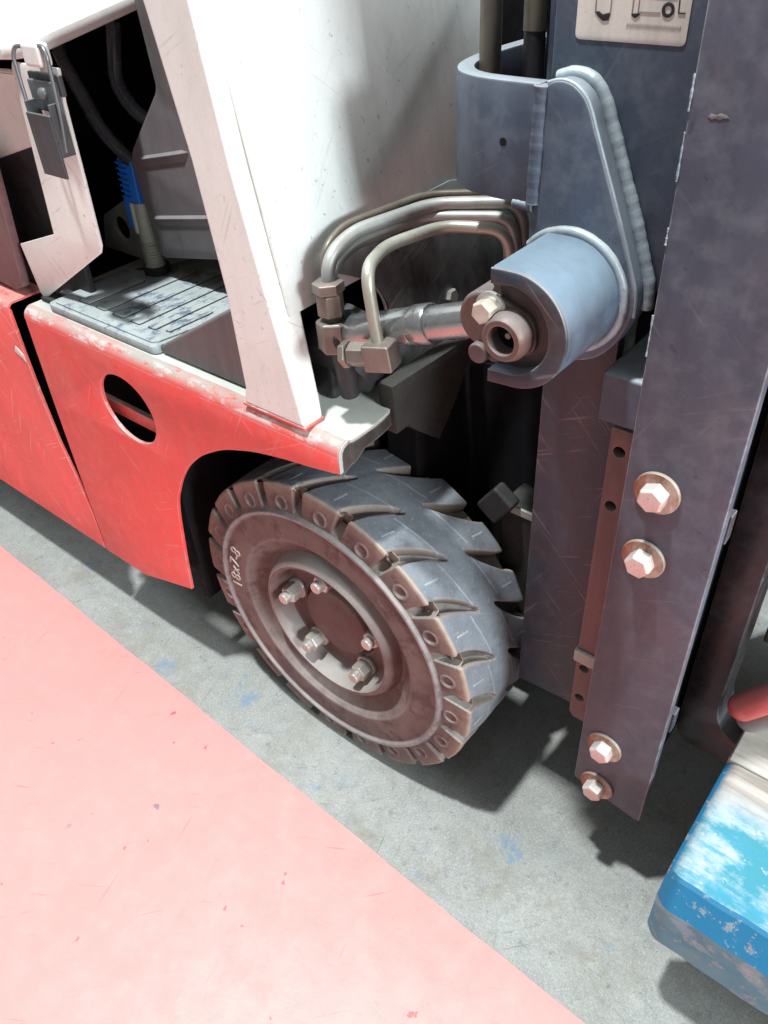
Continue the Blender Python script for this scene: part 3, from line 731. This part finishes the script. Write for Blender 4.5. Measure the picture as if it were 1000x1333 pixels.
# curved cross band round the hoses
bo = [(.2330,.060),(.2050,.0600),(.1780,.0620),(.1560,.0720),(.1400,.0920),(.1320,.1200),(.1300,.150),(.133,.20),(.14,.30)]
bi = [(.150,.30),(.1460,.19),(.1430,.150),(.1450,.1220),(.1520,.0990),(.1640,.0840),(.1810,.0760),(.2060,.0745),(.2330,.0745)]
so = [(p.x, p.y) for p in smooth_path([(a, b, 0) for a, b in bo], .02, 5)]; si = [(p.x, p.y) for p in smooth_path([(a, b, 0) for a, b in bi], .02, 5)]
plate('cross_band', 'mast', [so+si], .084, XY(.846), MA, .0018)
rod('band_hole', 'void', (.2055,.0597,.8465), (.2055,.064,.8465), .0030, MA, 16, 0)
bead([(.2330,.0615,.806),(.2338,.0615,.846),(.2345,.0615,.887)], .0055, 'mast', 70, .25, seed=7)
bead([(.2335,.0620,.803),(.2260,.0620,.8030),(.2160,.0620,.8035)], .0040, 'mast', 30, .25, seed=8)
# tubes passing inside the band
rod('lift_hose', 'tube', (.1580,.112,.815), (.1560,.116,1.12), .0085, MA)
tb = rod('lift_hose', 'black', (.1830,.138,.815), (.1790,.142,.905), .0085, MA)
rod('hose_sleeve', 'tube', (.1790,.142,.905), (.1760,.145,1.12), .0092, MA)
rod('lift_cylinder', 'mast', (.2060,.165,.815), (.2060,.165,1.12), .026, MA, 40)
# sticker with the load diagram
ST = plate('sticker', 'sticker', [round_poly([(.2445,.912),(.2445,1.00),(.3225,1.00),(.3225,.912)], .004)], .0006, XZ(.0846), MA, .0001)
def flat(name, m, loops): return plate(name, m, loops, .0004, XZ(.0840), ST, .00005)
def stroke(pts, w=.0006):
    out = []
    for (a, b), (c, d) in zip(pts, pts[1:]):
        L = math.hypot(c-a, d-b) or 1; nx, ny = -(d-b)/L*w, (c-a)/L*w
        out.append([(a+nx,b+ny),(a-nx,b-ny),(c-nx,d-ny),(c+nx,d+ny)])
    return out
for lp in stroke([(.2575,.96),(.2580,.928)], .0003)+stroke([(.2685,.96),(.2688,.928)], .0003): flat('diagram_line', 'inkgrey', [lp])
flat('load_mark', 'ink', [[(.2580,.9285),(.2600,.9262),(.2640,.9235),(.2680,.9240),(.2690,.9285),(.2665,.9280),(.2635,.9272),(.2605,.9290)]])
flat('load_mark', 'ink', [[(.2835,.9285),(.2845,.9270),(.2865,.9260),(.2890,.9275),(.2896,.9290)]])
flat('wheel_mark', 'ink', [circ(.3080,.9315,.0042,28), circ(.3080,.9315,.0022,20)])
for lp in (stroke([(.2840,.96),(.2840,.9290)], .0003)+stroke([(.2890,.93),(.3030,.9300)], .0003)+stroke([(.2840,.9395),(.3120,.9385)], .0003)
           +stroke([(.2880,.96),(.2880,.929)], .0003)+stroke([(.3125,.955),(.3125,.9385)], .0003)+stroke([(.2950,.95),(.2955,.9395)], .0003)): flat('diagram_line', 'inkgrey', [lp])
for lp in stroke([(.3145,.9385),(.3150,.9300),(.3195,.9302)], .00035): flat('diagram_line', 'ink', [lp])
for i in range(22):
    a = .281+i*.0017; flat('hatch_mark', 'inkgrey', [[(a,.9215),(a+.0003,.9215),(a+.0013,.9235),(a+.0010,.9235)]])
# bracket block and holed strip between column and rail
box('mast_bracket', 'mast', .3045, .3560, .0660, .1700, .6350, .6820, MA, .004)
hs = [(.3165,.628),(.3165,.235),(.322,.228),(.358,.228),(.358,.628)]
plate('holed_strip', 'strip', [hs]+[circ(.3265,z,.0055,16) for z in (.605,.545,.315,.265)], .012, XZ(.0800), MA, .0012)
box('strip_backing', 'void', .3175, .357, .0865, .0940, .232, .62, MA, 0)
box('strip_foot', 'plate', .3135, .345, .0705, .0935, .325, .343, MA, .002)
# rail: outer plate with four bolts
RA = plate('mast_rail', 'rail', [[(.3448,1.12),(.3450,.1590),(.3475,.1555),(.425,.1420),(.4295,.1445),(.4310,.55),(.4312,1.12)]], .013, XZ(.0565), MA, .0013)
def rail_bolt(x, z):
    b = empty('rail_bolt', (x,.050,z), RA)
    bm = bmesh.new(); add_lathe(bm, [(.0195,0),(.0200,.0008),(.0200,.0026),(.0192,.0034)], (0,0,0), (0,-1,0), 36); w_ = finish('washer', bm, 'washer', b)
    bm = bmesh.new(); add_lathe(bm, [(.0118,.003),(.0122,.0042),(.0122,.0148),(.0105,.0170),(.0070,.0172)], (0,0,0), (0,-1,0), 6, rot=random.random()); finish('bolt_head', bm, 'bolt', b, .0008)
for x_, z_ in ((.3742,.5985),(.3740,.5250),(.3742,.2420),(.3742,.1665)): rail_bolt(x_, z_)
for za, zb_ in ((.715,.748),(.80,.812),(.842,.872),(.884,.905)): bead([(.3449,.0497,za),(.3450,.0497,(za+zb_)/2),(.3449,.0497,zb_)], .0006, 'weld', 40, 1.6, parent=RA, seed=int(za*99))
plate('chipped_patch', 'flange', [[(.3575,.8825),(.3592,.8843),(.3625,.8838),(.3650,.8850),(.3688,.8842),(.3705,.8828),(.3668,.8822),(.3650,.8812),(.3622,.8818),(.3598,.8810)]], .0004, XZ(.0498), RA, .00005)
# inner rail behind with spacer tabs
box('inner_rail', 'void', .362, .415, .072, .12, .17, 1.1, MA, .002)
box('inner_mast', 'void', .350, .412, .135, .30, .16, 1.1, MA, .002)
box('lift_chain_guard', 'black', .385, .414, .31, .50, .10, 1.1, MA, .002)
for z_ in (.30,.56): box('spacer_tab', 'column', .424, .4325, .0640, .0760, z_, z_+.030, MA, .001)
# fork
fk = []
for a, b in smooth_path([(.4155,.95,0),(.4165,.178,0),(1.05,.172,0)], .045, 8) and [(p.x, p.y) for p in smooth_path([(.4165,.95,0),(.4165,.178,0),(1.25,.178,0)], .030, 8)]: fk.append((a, b))
inn = [(p.x, p.y) for p in smooth_path([(1.25,.216,0),(.4560,.216,0),(.4560,.95,0)], .050, 8)]
plate('fork', 'fork', [fk+inn], .050, XZ(.180), MA, .004)
box('carriage_shade_bar', 'void', .445, .452, .10, .9, .60, .95, MA, .002)  # unseen carriage part, added to shade the pallet deck

# --- left rear: hood, latch post, cables, console
plate('hood_panel', 'white', [round_poly([(-.9,.835),(-.405,.850),(-.428,.845),(-.431,.783),(-.437,.768),(-.522,.744),(-.9,.65)], .006)], .012, XZ(.037), F, .003)
plate('hood_top', 'white', [round_poly([(-.90,-.030),(-.390,-.008),(-.352,.000),(-.336,.020),(-.335,.70),(-.90,.70)], .018)], .016, lambda u, v, w: (u, v, .878+w+v*.17), F, .005)
box('battery_box', 'black', -.9, -.405, .034, .044, .55, .79, F, .003)
plate('rear_cover', 'strip', [[(-.9,.60),(-.9,.71),(-.4855,.755),(-.5050,.640),(-.515,.585),(-.54,.575)]], .012, XZ(.004), F, .002)
box('cabin_back', 'void', -1.2, -.10, .30, .32, .40, 1.15, F, 0)
box('cabin_rear', 'void', -.66, -.64, .05, .32, .40, 1.15, F, 0)
post = plate('latch_post', 'white', [[(-.374,.862),(-.370,.868),(-.284,.868),(-.2905,.835),(-.2935,.754),(-.297,.684),(-.303,.674),(-.474,.5765),(-.481,.583),(-.4915,.6480),(-.3960,.6790)]], .005, XZ(.0055), F, .002)
plate('dirty_sill', 'black', [[(-.473,-.002),(-.465,.02),(-.44,.13),(-.30,.28),(-.2,.28),(-.2,.18),(-.43,-.002)]], .006, XY(.5785), F, .001)
LT = empty('toggle_latch', (-.300,-.001,.834), F)
def lt(x0, x1, y0, y1, z0, z1, m, n, b=.0015):
    bm = bmesh.new(); add_box(bm, x0, x1, y0, y1, z0, z1); o = finish(n, bm, m, LT, b); return o
lt(-.030,.026,-.004,.002,.010,.030,'lever','latch_base')
bm = bmesh.new(); add_box(bm, -.0265,.022,-.0085,-.0035,-.005,.024); finish('rivet_plate', bm, 'latchm', LT, .0015)
bm = bmesh.new(); add_lathe(bm, [(.0062,0),(.0058,.003),(.0035,.0052),(.0005,.006)], (-.001,-.0085,.012), (-.001,-.1,.012), 20); finish('rivet', bm, 'latchm', LT)
bm = bmesh.new()
for s in (-1, 1): add_box(bm, s*.0215-.001-.0012, s*.0215-.001+.0012, -.020,-.004,-.045,.006)
add_box(bm, -.0225,.0205,-.0225,-.0190,-.066,-.004); finish('latch_lever', bm, 'lever', LT, .001)
bm = bmesh.new()
lp = smooth_path([(-.022,-.014,-.030),(-.033,-.012,-.008),(-.036,-.010,.045),(-.030,-.008,.053),(.022,-.008,.056),(.028,-.010,.048),(.026,-.012,-.004),(.021,-.014,-.040)], .008, 5)
add_tube(bm, lp, .0021, 10); finish('wire_bail', bm, 'latchm', LT)
bm = bmesh.new(); add_box(bm, -.016,.016,-.012,.003,.036,.058); finish('catch_hook', bm, 'white', LT, .004)
# battery cables and their blue connector
tube('battery_cable', 'hose', [(-.50,.145,.90),(-.437,.10,.852),(-.412,.10,.818),(-.398,.105,.775),(-.385,.12,.745),(-.372,.13,.728)], .0085, F, 16, .02)
tube('battery_cable', 'hose', [(-.372,.14,.885),(-.374,.135,.860),(-.382,.130,.821),(-.362,.140,.785),(-.345,.165,.770),(-.32,.20,.765)], .0085, F, 16, .02)
plug = empty('cable_connector', (-.392,.13,.597), F); plug.rotation_euler = (0, rad(2), 0)
bm = bmesh.new(); add_box(bm, -.014,.016,-.012,.012,.088,.142); finish('blue_housing', bm, 'blue', plug, .002)
bm = bmesh.new()
for k in range(7): add_box(bm, -.0155,.004,-.0142,-.0118,.093+k*.007,.0955+k*.007)
finish('grip_ribs', bm, 'blue', plug, .0004)
bm = bmesh.new(); add_box(bm, -.0175,-.004,-.0125,.010,.052,.092); finish('blue_clip', bm, 'blue', plug, .001)
bm = bmesh.new(); add_box(bm, -.0042,.0015,-.0145,-.0105,.048,.088); finish('cream_tab', bm, 'sticker', plug, .001)
bm = bmesh.new(); add_lathe(bm, [(.0125,.036),(.0130,.040),(.0130,.088)], (.004,0,0), (.004,0,1), 24); finish('clear_sleeve', bm, 'clear', plug)
bm = bmesh.new()
pr_ = []
for k in range(9): pr_ += [(.0118,.001+k*.0042),(.0138,.0022+k*.0042),(.0118,.0034+k*.0042)]
add_lathe(bm, pr_, (.004,0,0), (.004,0,1), 24); finish('threaded_gland', bm, 'clear', plug)
bm = bmesh.new(); add_lathe(bm, [(.018,-.02),(.018,.002)], (.006,0,0), (.006,0,1), 24); finish('gland_socket', bm, 'black', plug)
plate('inner_bracket', 'plate', [[(-.53,.590),(-.51,.640),(-.455,.668),(-.41,.675),(-.40,.590)], circ(-.472,.628,.0165,24)], .006, XZ(.148), F, .001)
rod('bracket_hole_back', 'void', (-.472,.152,.628), (-.472,.158,.628), .02, F, 24, 0)
# console cover with two moulded ridges
def console():
    o2 = [(-.302,.97),(-.291,.826),(-.366,.752),(-.3735,.738),(-.3600,.628),(-.352,.618),(-.235,.640),(-.12,.66),(-.10,.97)]
    c = plate('console_cover', 'plastic', [round_poly(o2, .008)], .05, XZ(.145), F, .004)
    for (x0, z0, x1, z1) in ((-.358,.7430,-.255,.765),(-.352,.672,-.232,.694)):
        bm = bmesh.new(); rings = []
        for t in (0, .06, .9, 1):
            x_ = x0+(x1-x0)*t; z_ = z0+(z1-z0)*t; s = .2 if t in (0, 1) else 1
            rings.append([Vector((x_, .1205, z_+.003*s)), Vector((x_, .1205-.0035*s, z_-.001)), Vector((x_, .1205-.0030*s, z_-.004)), Vector((x_, .1205, z_-.012*s))])
        add_rings(bm, rings); finish('moulded_ridge', bm, 'plastic', c, .002, seg=3)
console()
# toe board wedge ahead of the mat
bm = bmesh.new(); rings = []
for yy, s in ((-.006, 1), (.06, 1), (.24, 1)):
    rings.append([Vector((-.2130,yy,.5765)), Vector((-.2110,yy,.5850)), Vector((-.2040,yy,.5905)), Vector((-.06,yy,.675)), Vector((-.03,yy,.69)), Vector((-.03,yy,.5765))])
add_rings(bm, rings); finish('toe_board', bm, 'plastic2', F, .014, seg=5)

# dark machinery behind the wheel and the mast
bm = bmesh.new(); add_box(bm, .150, .182, .13, .150, .412, .455, Matrix.Translation((.165,.135,.43)) @ Matrix.Rotation(rad(35), 4, 'Y') @ Matrix.Translation((-.165,-.135,-.43)))
finish('frame_lug', bm, 'black', F, .004)
box('mast_mount', 'cast', .165, .228, .150, .20, .20, .425, F, .004)
box('mount_cap', 'plate', .160, .228, .148, .152, .418, .428, F, .001)
tube('frame_cable', 'black', [(.11,.25,.52),(.17,.24,.45),(.23,.235,.46)], .006, F, 10, .03)
rod('tie_bar', 'black', (.22,.20,.20), (.22,.20,.70), .018, F)
box('chassis', 'void', -.2, .20, .28, 1.0, .10, .60, F, 0)
box('far_body', 'void', -.3, .0, .35, 1.0, .5, 1.1, F, 0)
box('far_mast', 'void', .20, .36, .60, .70, .10, 1.1, F, 0)

# ------------------------------------------------------------------ rubber mat on the step (its own thing)
FM = empty('floor_mat', (-.32,.10,.5785))
tag(FM, 'grey ribbed rubber floor mat lying on the step behind the white pillar', 'floor mat')
def matxy(z): return lambda u, v, w: (u+.32, v-.10, z+w-.5785)
outm = round_poly([(-.437,-.014),(-.4400,.118),(-.408,.128),(-.374,.225),(-.18,.24),(-.1955,.091),(-.2140,-.014)], .010)
plate('mat_base', 'mat', [outm], .010, matxy(.5812), FM, .0015)
out2 = round_poly([(-.430,-.008),(-.4330,.110),(-.404,.120),(-.372,.218),(-.186,.230),(-.2015,.088),(-.2200,-.008)], .010)
gaps = []
plate('mat_top', 'mat', [out2], .0025, matxy(.58745), FM, .0008)
gx = [(-.4005,-.3780,.012,.10),(-.3640,-.3420,.012,.16),(-.3280,-.3050,.012,.19),(-.2910,-.2720,.012,.20),(-.2590,-.2440,.014,.20),(-.2320,-.2240,.020,.085)]
def rib_outline(x0, x1, y0, y1, w=.0011):
    a = round_poly([(x0,y0),(x0+.004,y1),(x1+.004,y1),(x1,y0)], .004)
    b = round_poly([(x0+w,y0+w),(x0+.004+w,y1-w),(x1+.004-w,y1-w),(x1-w,y0+w)], .003)
    return [a, b]
for g in gx:
    plate('mat_rib', 'mat', [round_poly([(g[0]+.001,g[2]),(g[0]+.005,g[3]),(g[1]+.003,g[3]),(g[1]-.001,g[2])], .004)], .0014, matxy(.5893), FM, .0004)
    plate('mat_groove', 'ink', [rib_outline(g[0]-.0006, g[1]+.0006, g[2]-.0012, g[3]+.001, .0013)[0], rib_outline(g[0]-.0006, g[1]+.0006, g[2]-.0012, g[3]+.001, .0013)[1]], .0004, matxy(.58895), FM, .00005)

# ------------------------------------------------------------------ pallet with boards
PL = empty('pallet', (.485,-.06,.15))
tag(PL, 'chipped blue painted wooden pallet raised on the fork at lower right', 'pallet')
def pbox(name, m, x0, x1, y0, y1, z0, z1, bev=.003):
    bm = bmesh.new(); add_box(bm, x0-.485, x1-.485, y0+.06, y1+.06, z0-.15, z1-.15)
    return finish(name, bm, m, PL, bev, seg=3)
def front_board():
    bm = bmesh.new()
    # profile in YZ with a worn bevel at the top edge
    pr2 = [(-.0625,.150),(-.0660,.158),(-.0660,.2230),(-.0630,.2270),(-.0480,.2475),(-.0440,.2500),(.1080,.2490),(.1080,.2285),(-.02,.2285),(-.02,.150)]
    xs = [(.4875,.97),(.4900,1.0)] ; rings = []
    n = 60
    for i in range(n+1):
        t = i/n; x_ = .4870 + 1.1*t**2.6
        e = max(0, 1-(x_-.487)/.016)**2
        rr = []
        for (yy, zz) in pr2:
            j = .0003*math.sin(x_*61+zz*90)+.0003*math.sin(x_*143+yy*70)
            out_ = 1 if yy < -.03 else 0
            rr.append(Vector((x_-.485, yy+.06+j*out_+e*.009*out_, zz-.15+j*.7*(zz > .2)-e*.006*(zz > .24)+e*.004*(zz < .16)*out_)))
        rings.append(rr)
    add_rings(bm, rings); return finish('front_board', bm, 'pallet', PL, 0, ang=14)
front_board()
pbox('deck_board', 'wood', .4860, 1.6, .1115, .235, .229, .2485)
pbox('deck_board', 'wood', .4865, 1.6, .2385, .36, .229, .2475)
pbox('deck_board', 'wood', .4855, 1.6, .3640, .49, .229, .2485)
pbox('deck_board', 'greenbox', .4860, 1.6, .4940, .62, .229, .2480)
pbox('stringer', 'wood', .4900, 1.6, .62, .66, .150, .2285)
CR = empty('crate', (.458,.29,.2515))  # invented crate, fills in for a dark olive area behind the fork
tag(CR, 'invented crate standing in for the dark olive area behind the fork', 'crate')
for k in range(4):
    bm = bmesh.new(); add_box(bm, 0, .5, 0, .018, .002+k*.075, .073+k*.075); finish('side_board', bm, 'greenbox', CR, .002)
    bm = bmesh.new(); add_box(bm, 0, .018, .0185, .40, .002+k*.075, .073+k*.075); finish('end_board', bm, 'greenbox', CR, .002)
bm = bmesh.new(); add_box(bm, .02, .5, .02, .40, .0, .28); finish('contents', bm, 'void', CR, .002)
# ------------------------------------------------------------------ red handle end leaning over the pallet
CN = empty('lever_handle', (.486,.135,.285))
tag(CN, 'rounded end of a red lever handle with grey underside leaning over the pallet', 'lever')
def capsule(name, m, a, b, r, flat=1.0, n=28):
    L = (Vector(b)-Vector(a)).length; prof = [(.0004, -r)] + [(r*math.sin(rad(t)), -r*math.cos(rad(t))) for t in range(12, 91, 13)] + [(r, L), (r*.8, L+r*.5), (.0004, L+r*.7)]
    bm = bmesh.new(); add_lathe(bm, prof, a, b, n); return finish(name, bm, m, CN, ang=60)
capsule('red_sleeve', 'canred', (-.006,-.004,.026), (.095,.010,.165), .0150)
capsule('grey_core', 'cangrey', (.004,.006,.004), (.105,.020,.120), .0150)
